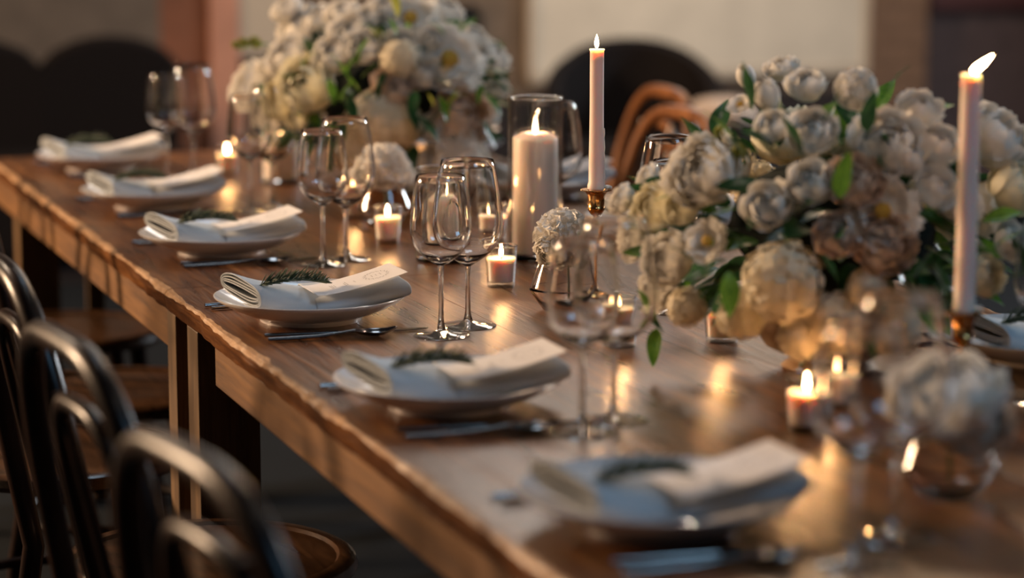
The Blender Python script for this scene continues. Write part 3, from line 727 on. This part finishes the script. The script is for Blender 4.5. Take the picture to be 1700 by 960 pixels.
def add_bloom(parent, kind, loc, r, nrm, i):
    me, c = bloom_mesh(kind, i % 2)
    o = place(KN[kind], me, parent, loc); o.scale = (r, r, r); orient(o, nrm, i*1.7)
    if c: place('flower_center', CENTER, o)
    return o
def leaf_mesh(mat, w=0.42, droop=0.25, name='leaf'):
    mb = MB(); rows = []
    for i in range(10):
        v = i/9; hw = w/2*math.sin(PI*(v**0.8))**0.85 + 0.006
        rows.append([Vector((hw*u, v, -droop*v*v + 0.18*abs(u)*hw + 0.02*math.sin(v*9)*u)) for u in (-1, -.5, 0, .5, 1)])
    mb.grid(rows); return mb.mesh(name, M[mat])
LM = [leaf_mesh('leaf'), leaf_mesh('leaf_bright'), leaf_mesh('leaf_yellow', .3), leaf_mesh('leaf', .3, .1), leaf_mesh('leaf', 0.5, 0.4)]
def add_leaf(parent, loc, d, L, kind=0, roll=0):
    o = place('leaf', LM[kind], parent, loc); d = Vector(d).normalized()
    q = d.to_track_quat('Y', 'Z'); o.rotation_euler = (q.to_matrix() @ Matrix.Rotation(roll, 3, 'Y')).to_euler(); o.scale = (L, L, L); return o
def arrangement(name_label, cx, cy, cz, rh, rv, blooms, leaves, seed, nfill, bowl_r):
    t = empty('flower_arrangement', (cx, cy, T), 0, name_label, 'flower arrangement', 'large low flower arrangements')
    mb = MB(); mb.lathe([(0.0, 0.0), (bowl_r*.55, 0.0), (bowl_r*.6, 0.004), (bowl_r*.45, 0.014), (bowl_r*.8, 0.03), (bowl_r, 0.06), (bowl_r*1.02, 0.085), (bowl_r*.97, 0.085), (bowl_r*.9, 0.06), (0.0, 0.045)], 40); mb.build('bowl', M['gold_bowl'], t)
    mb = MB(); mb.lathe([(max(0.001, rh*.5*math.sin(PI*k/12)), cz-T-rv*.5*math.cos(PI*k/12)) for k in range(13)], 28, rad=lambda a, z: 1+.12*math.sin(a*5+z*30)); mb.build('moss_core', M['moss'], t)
    C0 = Vector((cx, cy, T)); ctr = Vector((cx, cy, cz-0.06)); camv = (Vector(cam.location)-ctr).normalized()
    for i, (x, y, z, r, k) in enumerate(blooms):
        p = Vector((x, y, z)); nrm = (p-ctr).normalized()*1.0+camv*0.45+Vector((0,0,.15))
        add_bloom(t, k, p-C0, r, nrm, i)
        mbs = MB()
    for (x, y, z, dx, dy, dz, L, k) in leaves: add_leaf(t, Vector((x, y, z))-C0, (dx, dy, dz), L, k, 0)
    R = random.Random(seed)
    for i in range(nfill):
        zc = R.uniform(-.75, 1); a = R.uniform(0, 2*PI); s = math.sqrt(1-zc*zc); d = Vector((s*math.cos(a), s*math.sin(a), zc))
        p = Vector((cx, cy, cz))+Vector((d.x*rh*.66, d.y*rh*.66, d.z*rv*.66))
        dd = d+Vector((R.uniform(-.7, .7), R.uniform(-.7, .7), R.uniform(-.5, .5)))
        L = R.uniform(.05, .085)
        if (p+dd.normalized()*L).z < T+0.015: continue
        add_leaf(t, p-C0, dd, L, R.choice((0, 0, 0, 3, 4, 1)), R.uniform(-1, 1))
    for i in range(nfill//2):      # leaves pushing out between the blooms
        zc = R.uniform(-.6, .9); a = R.uniform(0, 2*PI); s = math.sqrt(1-zc*zc); d = Vector((s*math.cos(a), s*math.sin(a), zc))
        p = Vector((cx, cy, cz))+Vector((d.x*rh*.88, d.y*rh*.88, d.z*rv*.9))
        dd = d*1.0+Vector((R.uniform(-.8, .8), R.uniform(-.8, .8), R.uniform(-.3, .8)))
        L = R.uniform(.045, .075)
        if (p+dd.normalized()*L).z < T+0.02 or p.z < T+.04: continue
        add_leaf(t, p-C0, dd, L, R.choice((0, 0, 3, 3, 4, 1)), R.uniform(-1.2, 1.2))
    # blooms on the side the photograph does not show
    for i in range(16):
        a = R.uniform(-0.1, PI+.3)-.34+0.0; zc = R.uniform(-.1, .85); s = math.sqrt(1-zc*zc); d = Vector((s*math.cos(a), s*math.sin(a), zc))
        p = Vector((cx, cy, cz))+Vector((d.x*rh*.82, d.y*rh*.82, d.z*rv*.75))
        if d.dot(camv) > -0.1: continue
        add_bloom(t, R.choice(('peony', 'rose', 'cream', 'hydrangea')), p-C0, R.uniform(.032, .05), d, i)
    return t
A1 = [
    (0.57, -0.494, 1.113, 0.0157, 'tulip'),
    (0.554, -0.588, 1.098, 0.0214, 'tulip'),
    (0.6, -0.601, 1.111, 0.0229, 'rose'),
    (0.61, -0.512, 1.125, 0.0204, 'peony'),
    (0.645, -0.644, 1.107, 0.0273, 'pompon'),
    (0.531, -0.656, 1.068, 0.0209, 'rose'),
    (0.563, -0.696, 1.064, 0.0281, 'rose'),
    (0.528, -0.568, 1.087, 0.0138, 'open'),
    (0.642, -0.738, 1.053, 0.0413, 'peony'),
    (0.709, -0.686, 1.086, 0.0256, 'peony'),
    (0.656, -0.758, 1.032, 0.022, 'tulip'),
    (0.458, -0.619, 1.014, 0.0436, 'peony'),
    (0.497, -0.716, 0.983, 0.0279, 'rose'),
    (0.54, -0.737, 1.01, 0.0263, 'rose'),
    (0.446, -0.656, 0.935, 0.0224, 'open'),
    (0.509, -0.735, 0.894, 0.0499, 'hydrangea'),
    (0.483, -0.679, 0.85, 0.0336, 'hydrangea'),
    (0.611, -0.782, 0.979, 0.0364, 'open'),
    (0.612, -0.79, 0.941, 0.0335, 'beige_lit'),
    (0.684, -0.776, 1.002, 0.025, 'rose'),
    (0.839, -0.647, 1.045, 0.045, 'peony'),
    (0.853, -0.675, 0.984, 0.0371, 'cream'),
    (0.429, -0.537, 0.96, 0.0308, 'cream'),
    (0.434, -0.469, 0.916, 0.0284, 'peony'),
    (0.428, -0.583, 0.904, 0.032, 'peony'),
    (0.453, -0.493, 0.853, 0.0284, 'peony'),
    (0.452, -0.588, 0.844, 0.026, 'hydrangea'),
    (0.573, -0.752, 0.846, 0.0383, 'hydrangea'),
    (0.644, -0.764, 0.836, 0.0341, 'hydrangea'),
    (0.755, -0.77, 0.892, 0.0254, 'cream'),
    (0.42, -0.455, 0.962, 0.019, 'peony'),
    (0.586, -0.759, 1.012, 0.0306, 'beige_lit'),
    (0.489, -0.605, 1.055, 0.0136, 'bud'),
    (0.476, -0.614, 1.04, 0.0105, 'bud'),
    (0.453, -0.461, 0.991, 0.0158, 'rose'),
    (0.559, -0.771, 0.952, 0.0247, 'beige_lit'),
    (0.543, -0.716, 0.823, 0.0298, 'hydrangea'),
    (0.707, -0.738, 1.048, 0.0253, 'peony'),
    (0.719, -0.779, 0.981, 0.0221, 'peony'),
    (0.595, -0.78, 0.888, 0.0263, 'hydrangea'),
    (0.435, -0.607, 0.968, 0.0226, 'cream'),
    (0.805, -0.745, 0.929, 0.0227, 'peony'),
    (0.49, -0.65, 1.039, 0.0119, 'bud'),
]
L1 = [
    (0.466, -0.681, 1.057, -0.026, 0.004, 0.04, 0.048, 1),
    (0.469, -0.717, 1.04, -0.037, 0.006, 0.04, 0.054, 0),
    (0.491, -0.734, 1.048, -0.04, 0.007, 0.043, 0.059, 0),
    (0.427, -0.712, 0.971, 0.027, -0.016, 0.019, 0.037, 1),
    (0.4, -0.605, 0.977, 0.019, -0.011, 0.013, 0.026, 1),
    (0.556, -0.741, 1.081, 0.008, -0.006, 0.036, 0.038, 0),
    (0.653, -0.71, 1.111, 0.014, -0.009, 0.033, 0.038, 0),
    (0.64, -0.844, 0.93, 0.021, -0.028, -0.039, 0.054, 0),
    (0.722, -0.83, 0.931, 0.035, -0.021, 0.037, 0.057, 1),
    (0.751, -0.81, 0.891, 0.035, -0.021, 0.023, 0.049, 0),
    (0.439, -0.736, 0.911, -0.005, -0.021, -0.05, 0.054, 1),
    (0.432, -0.544, 0.812, -0.015, -0.014, -0.042, 0.047, 1),
    (0.413, -0.53, 0.833, 0.03, -0.026, -0.02, 0.045, 0),
    (0.542, -0.81, 0.999, -0.0, -0.005, 0.056, 0.057, 1),
    (0.452, -0.757, 0.934, -0.018, 0.003, 0.032, 0.037, 0),
    (0.488, -0.792, 0.944, -0.015, 0.002, 0.025, 0.029, 0),
    (0.516, -0.811, 0.939, 0.02, -0.022, -0.026, 0.04, 0),
    (0.515, -0.763, 1.043, -0.016, 0.0, 0.057, 0.059, 0),
    (0.498, -0.666, 1.087, -0.009, -0.002, 0.061, 0.063, 3),
    (0.593, -0.773, 1.069, 0.0, -0.005, 0.05, 0.051, 0),
    (0.416, -0.523, 0.858, 0.022, -0.027, -0.035, 0.049, 1),
    (0.418, -0.699, 0.914, -0.029, 0.005, 0.029, 0.041, 0),
    (0.811, -0.766, 0.888, -0.011, -0.001, 0.06, 0.06, 0),
    (0.623, -0.842, 0.91, 0.013, -0.009, 0.043, 0.046, 0),
]
A2 = [
    (0.509, 1.413, 1.077, 0.0503, 'peony'),
    (0.459, 1.337, 1.024, 0.045, 'peony'),
    (0.401, 1.427, 0.961, 0.048, 'peony'),
    (0.434, 1.423, 0.98, 0.0343, 'peony'),
    (0.47, 1.24, 0.975, 0.0575, 'cream'),
    (0.438, 1.3, 0.943, 0.0402, 'cream'),
    (0.516, 1.224, 1.032, 0.0375, 'peony'),
    (0.556, 1.238, 1.074, 0.0377, 'peony'),
    (0.568, 1.195, 1.047, 0.0352, 'rose'),
    (0.564, 1.324, 1.108, 0.0293, 'peony'),
    (0.636, 1.273, 1.114, 0.0314, 'rose'),
    (0.676, 1.239, 1.101, 0.0469, 'open'),
    (0.769, 1.314, 1.105, 0.0365, 'peony'),
    (0.731, 1.164, 1.025, 0.0598, 'open'),
    (0.703, 1.188, 1.062, 0.0244, 'rose'),
    (0.627, 1.155, 1.023, 0.0417, 'hydrangea'),
    (0.637, 1.181, 1.057, 0.0265, 'peony'),
    (0.672, 1.14, 1.0, 0.0308, 'rose'),
    (0.611, 1.136, 0.97, 0.0394, 'beige_lit'),
    (0.572, 1.145, 0.912, 0.057, 'hydrangea'),
    (0.621, 1.131, 0.906, 0.046, 'hydrangea'),
    (0.747, 1.14, 0.916, 0.0554, 'beige_lit'),
    (0.813, 1.179, 0.915, 0.0224, 'rose'),
    (0.856, 1.271, 1.019, 0.0342, 'peony'),
    (0.865, 1.241, 0.958, 0.0159, 'rose'),
    (0.432, 1.359, 0.907, 0.0317, 'peony'),
    (0.455, 1.257, 0.91, 0.0244, 'cream'),
    (0.598, 1.204, 1.068, 0.0155, 'bud'),
    (0.477, 1.421, 1.11, 0.0297, 'peony'),
    (0.381, 1.437, 1.04, 0.0103, 'bud'),
    (0.396, 1.435, 1.045, 0.0114, 'bud'),
    (0.418, 1.431, 1.045, 0.0148, 'bud'),
    (0.555, 1.167, 0.865, 0.0396, 'hydrangea'),
    (0.686, 1.13, 0.893, 0.0264, 'peony'),
    (0.529, 1.362, 1.093, 0.0317, 'peony'),
    (0.595, 1.257, 1.099, 0.0267, 'peony'),
    (0.418, 1.419, 0.916, 0.0297, 'peony'),
    (0.814, 1.259, 1.058, 0.0249, 'peony'),
]
L2 = [
    (0.523, 1.114, 0.972, -0.022, 0.0, 0.074, 0.079, 1),
    (0.537, 1.103, 0.962, -0.028, 0.003, 0.057, 0.065, 1),
    (0.508, 1.124, 0.972, 0.024, -0.038, -0.06, 0.073, 0),
    (0.497, 1.127, 0.927, 0.015, -0.027, -0.043, 0.052, 0),
    (0.68, 1.076, 0.96, 0.015, -0.026, -0.044, 0.052, 1),
    (0.719, 1.085, 0.969, -0.04, -0.011, -0.049, 0.063, 2),
    (0.779, 1.122, 0.999, 0.045, -0.028, 0.012, 0.054, 1),
    (0.774, 1.108, 0.966, 0.036, -0.036, -0.038, 0.063, 1),
    (0.809, 1.138, 0.985, 0.028, -0.025, -0.022, 0.043, 0),
    (0.585, 1.145, 1.069, -0.028, 0.004, 0.034, 0.046, 1),
    (0.63, 1.175, 1.101, -0.007, -0.004, 0.069, 0.071, 2),
    (0.438, 1.386, 1.041, -0.059, 0.006, 0.007, 0.061, 1),
    (0.407, 1.316, 0.96, -0.025, -0.004, -0.022, 0.034, 0),
    (0.632, 1.073, 0.928, 0.045, -0.043, -0.043, 0.074, 0),
    (0.582, 1.098, 1.005, -0.027, -0.011, -0.043, 0.052, 0),
    (0.429, 1.222, 0.898, -0.048, -0.0, -0.021, 0.053, 0),
    (0.714, 1.14, 1.067, -0.023, 0.003, 0.034, 0.042, 1),
    (0.47, 1.155, 0.915, 0.025, -0.036, -0.054, 0.068, 0),
    (0.634, 1.077, 0.972, -0.018, -0.018, -0.054, 0.059, 0),
    (0.533, 1.127, 1.016, 0.01, -0.009, 0.057, 0.059, 1),
    (0.774, 1.106, 0.909, 0.025, -0.032, -0.044, 0.059, 0),
    (0.517, 1.131, 1.005, 0.015, -0.01, 0.045, 0.05, 1),
    (0.502, 1.124, 0.95, 0.01, -0.008, 0.04, 0.042, 1),
    (0.54, 1.112, 0.994, 0.02, -0.012, 0.034, 0.042, 1),
    (0.668, 1.073, 0.938, -0.006, -0.001, 0.034, 0.035, 2),
    (0.698, 1.077, 0.948, 0.025, -0.015, 0.023, 0.037, 2),
    (0.646, 1.08, 0.882, 0.02, -0.013, 0.057, 0.063, 0),
    (0.621, 1.074, 0.939, 0.016, -0.024, -0.038, 0.047, 0),
    (0.487, 1.15, 0.993, 0.01, -0.024, -0.044, 0.05, 1),
    (0.671, 1.083, 0.993, 0.038, -0.028, -0.01, 0.048, 0),
    (0.411, 1.288, 0.899, -0.026, -0.008, -0.033, 0.043, 0),
    (0.776, 1.111, 0.977, -0.016, -0.01, -0.033, 0.037, 1),
    (0.613, 1.178, 1.101, 0.017, -0.021, -0.028, 0.038, 1),
    (0.451, 1.211, 1.012, 0.021, -0.012, 0.034, 0.042, 1),
    (0.769, 1.198, 1.086, 0.02, -0.012, 0.023, 0.034, 0),
]
ar1 = arrangement('large white flower arrangement in a low bowl at the right, nearest', .66, -.56, .93, .235, .17, A1, L1, 3, 130, .1)
ar2 = arrangement('large white and cream flower arrangement at the far end of the table', .665, 1.36, .93, .235, .18, A2, L2, 4, 120, .1)

# small vases with one bloom each
def vase(loc, label, n=14):
    mb = MB(); prof = [(0.0001, 0.0), (0.026, 0.0), (0.029, 0.002), (0.040, 0.016), (0.049, 0.031), (0.047, 0.036), (0.037, 0.064), (0.0305, 0.083), (0.0318, 0.088), (0.0300, 0.088),
            (0.0290, 0.083), (0.0352, 0.064), (0.0440, 0.037), (0.0455, 0.033), (0.037, 0.018), (0.026, 0.009), (0.0001, 0.008)]
    tw = lambda a, z: 1+0.02*math.sin(a*7+z*150)
    mb.lathe(prof, 42, rad=tw); o = mb.build('bud_vase', M['vase_glass']); tag(o, label, 'vase', 'small faceted glass bud vases'); o.location = loc
def vase_bloom(loc, r, kind, label, tilt, n, extra=None):
    t = empty('white_flower', loc, 0, label, 'flower', 'single white flowers in bud vases')
    mb = MB(); mb.tube([(0.004, 0, 0.015), (0.002, 0.001, 0.05), (0, 0, 0.085)], 0.0022, 8); mb.build('stem', M['stem'], t)
    add_bloom(t, kind, (0, 0, 0.105), r, tilt, n)
    if extra:
        for (p, r2, k2, nn) in extra: add_bloom(t, k2, p, r2, nn, n+1)
    return t
for (x, y, r, vl, flb, tl, n, ex) in (
    (.498, -.049, .044, 'small angular glass vase in focus left of the near flowers', 'ruffled white flower in the focused angular vase', (-.3, -.5, .7), 0, [((-.028, -.012, .086), .022, 'peony', (-1, -.4, -.3))]),
    (.470, -1.19, .052, 'very blurred glass vase at the lower right', 'large blurred candlelit white flower at the lower right', (-.3, -.25, .9), 1, [((.015, -.022, .075), .036, 'beige_lit', (-.1, -.6, .6)), ((-.035, 0, .09), .03, 'peony', (-.7, -.4, .5))]),
    (.514, .885, .045, 'small glass vase behind the burning votive left of centre', 'white flower left of the sharp wine glass bowls', (-.1, -.6, .6), 2, [((.025, .01, .1), .034, 'peony', (.4, -.5, .6)), ((-.03, 0, .095), .03, 'rose', (-.6, -.5, .3))]),
    (.734, 1.139, .048, 'small glass vase behind the short pillar jar', 'white flower rising behind the sharp wine glass rims', (.1, -.5, .8), 3, [((.045, 0, .085), .032, 'peony', (.7, -.5, .4)), ((-.035, 0, .09), .035, 'peony', (-.6, -.5, .4))])):
    vase((x, y, T), vl); vase_bloom((x, y, T), r, 'pompon' if n != 1 else 'peony', flb, tl, n, ex)

# ------------------------------------------------------------------ furniture in the dark background
def booth(x0, x1, y, label, humps):
    t = empty('booth_bench', ((x0+x1)/2, y, 0), 0, label, 'bench', 'dark upholstered booth benches')
    w = (x1-x0)/2
    mb = MB(); mb.box(-w, w, -.45, 0, .08, .42); mb.build('seat_cushion', M['black_leather'], t, False, bevel=.03)
    mb = MB(); mb.box(-w, w, -.4, -.02, 0, .08); mb.build('plinth', M['dark_panel'], t, False)
    for k in range(humps):
        a = -w+2*w*k/humps; b = -w+2*w*(k+1)/humps; rows = []
        for i in range(13):
            u = i/12; z = .72+.10*math.sin(PI*u)**.6
            rows.append([(a+(b-a)*u, -.06, .42), (a+(b-a)*u, -.08, z-.02), (a+(b-a)*u, -.03, z), (a+(b-a)*u, .04, z-.02), (a+(b-a)*u, .05, .05)])
        m2 = MB(); m2.grid(rows); m2.build('back_panel', M['black_leather'], t)
booth(-0.35, 1.12, 5.5, 'long dark booth bench with humped back behind the far table end', 3)
def armchair(loc, rz, label, lean=0):
    t = empty('armchair', loc, rz, label, 'armchair', 'dark round-backed armchairs by the back wall')
    mb = MB(); mb.lathe([(0.0, .3), (.27, .3), (.29, .33), (.28, .4), (.24, .42), (0.0, .42)], 32); mb.build('seat', M['black_leather'], t)
    mb = MB(); rows = []
    for i in range(21):
        a = -PI*.62+PI*1.24*i/20; c = math.cos(a*.8); top = .5+.28*max(0, c)**.8
        x, y = -math.cos(a), math.sin(a)
        rows.append([(x*.27, y*.27, .3), (x*.27, y*.27, top-.02), (x*.3, y*.3, top), (x*.33, y*.33, top-.02), (x*.31, y*.31, .25)])
    mb.grid(rows); mb.build('backrest', M['black_leather'], t)
    for sx in (-1, 1):
        for sy in (-1, 1):
            mb = MB(); mb.tube([(.17*sx, .17*sy, .31), (.21*sx, .21*sy, 0)], [.018, .012], 8); mb.build('leg', M['dark_panel'], t)
    return t
armchair((2.72, 5.05, 0), -1.9, 'dark round-backed armchair in front of the cream board')
pf = empty('pouf', (2.80, 4.45, 0), 0, 'low dark pouf carrying the pale cushion, behind the right-hand chair', 'pouf')
mb = MB(); mb.lathe([(0.0, 0.04), (.2, .04), (.24, .07), (.255, .25), (.24, .46), (.2, .5), (0.0, .505)], 36); mb.build('cover', M['black_leather'], pf)
mb = MB(); mb.lathe([(0.0, 0), (.17, 0), (.17, .04), (0.0, .04)], 24); mb.build('base', M['dark_panel'], pf)
mb = MB(); mb.lathe([(max(0.001, .13*math.sin(PI*k/12)**.7), .06-.06*math.cos(PI*k/12)) for k in range(13)], 28)
cu = mb.build('round_cushion', M['beige_cloth']); cu.location = (2.80, 4.45, .506)
tag(cu, 'blurred pale beige cushion lying on the low dark pouf', 'cushion')
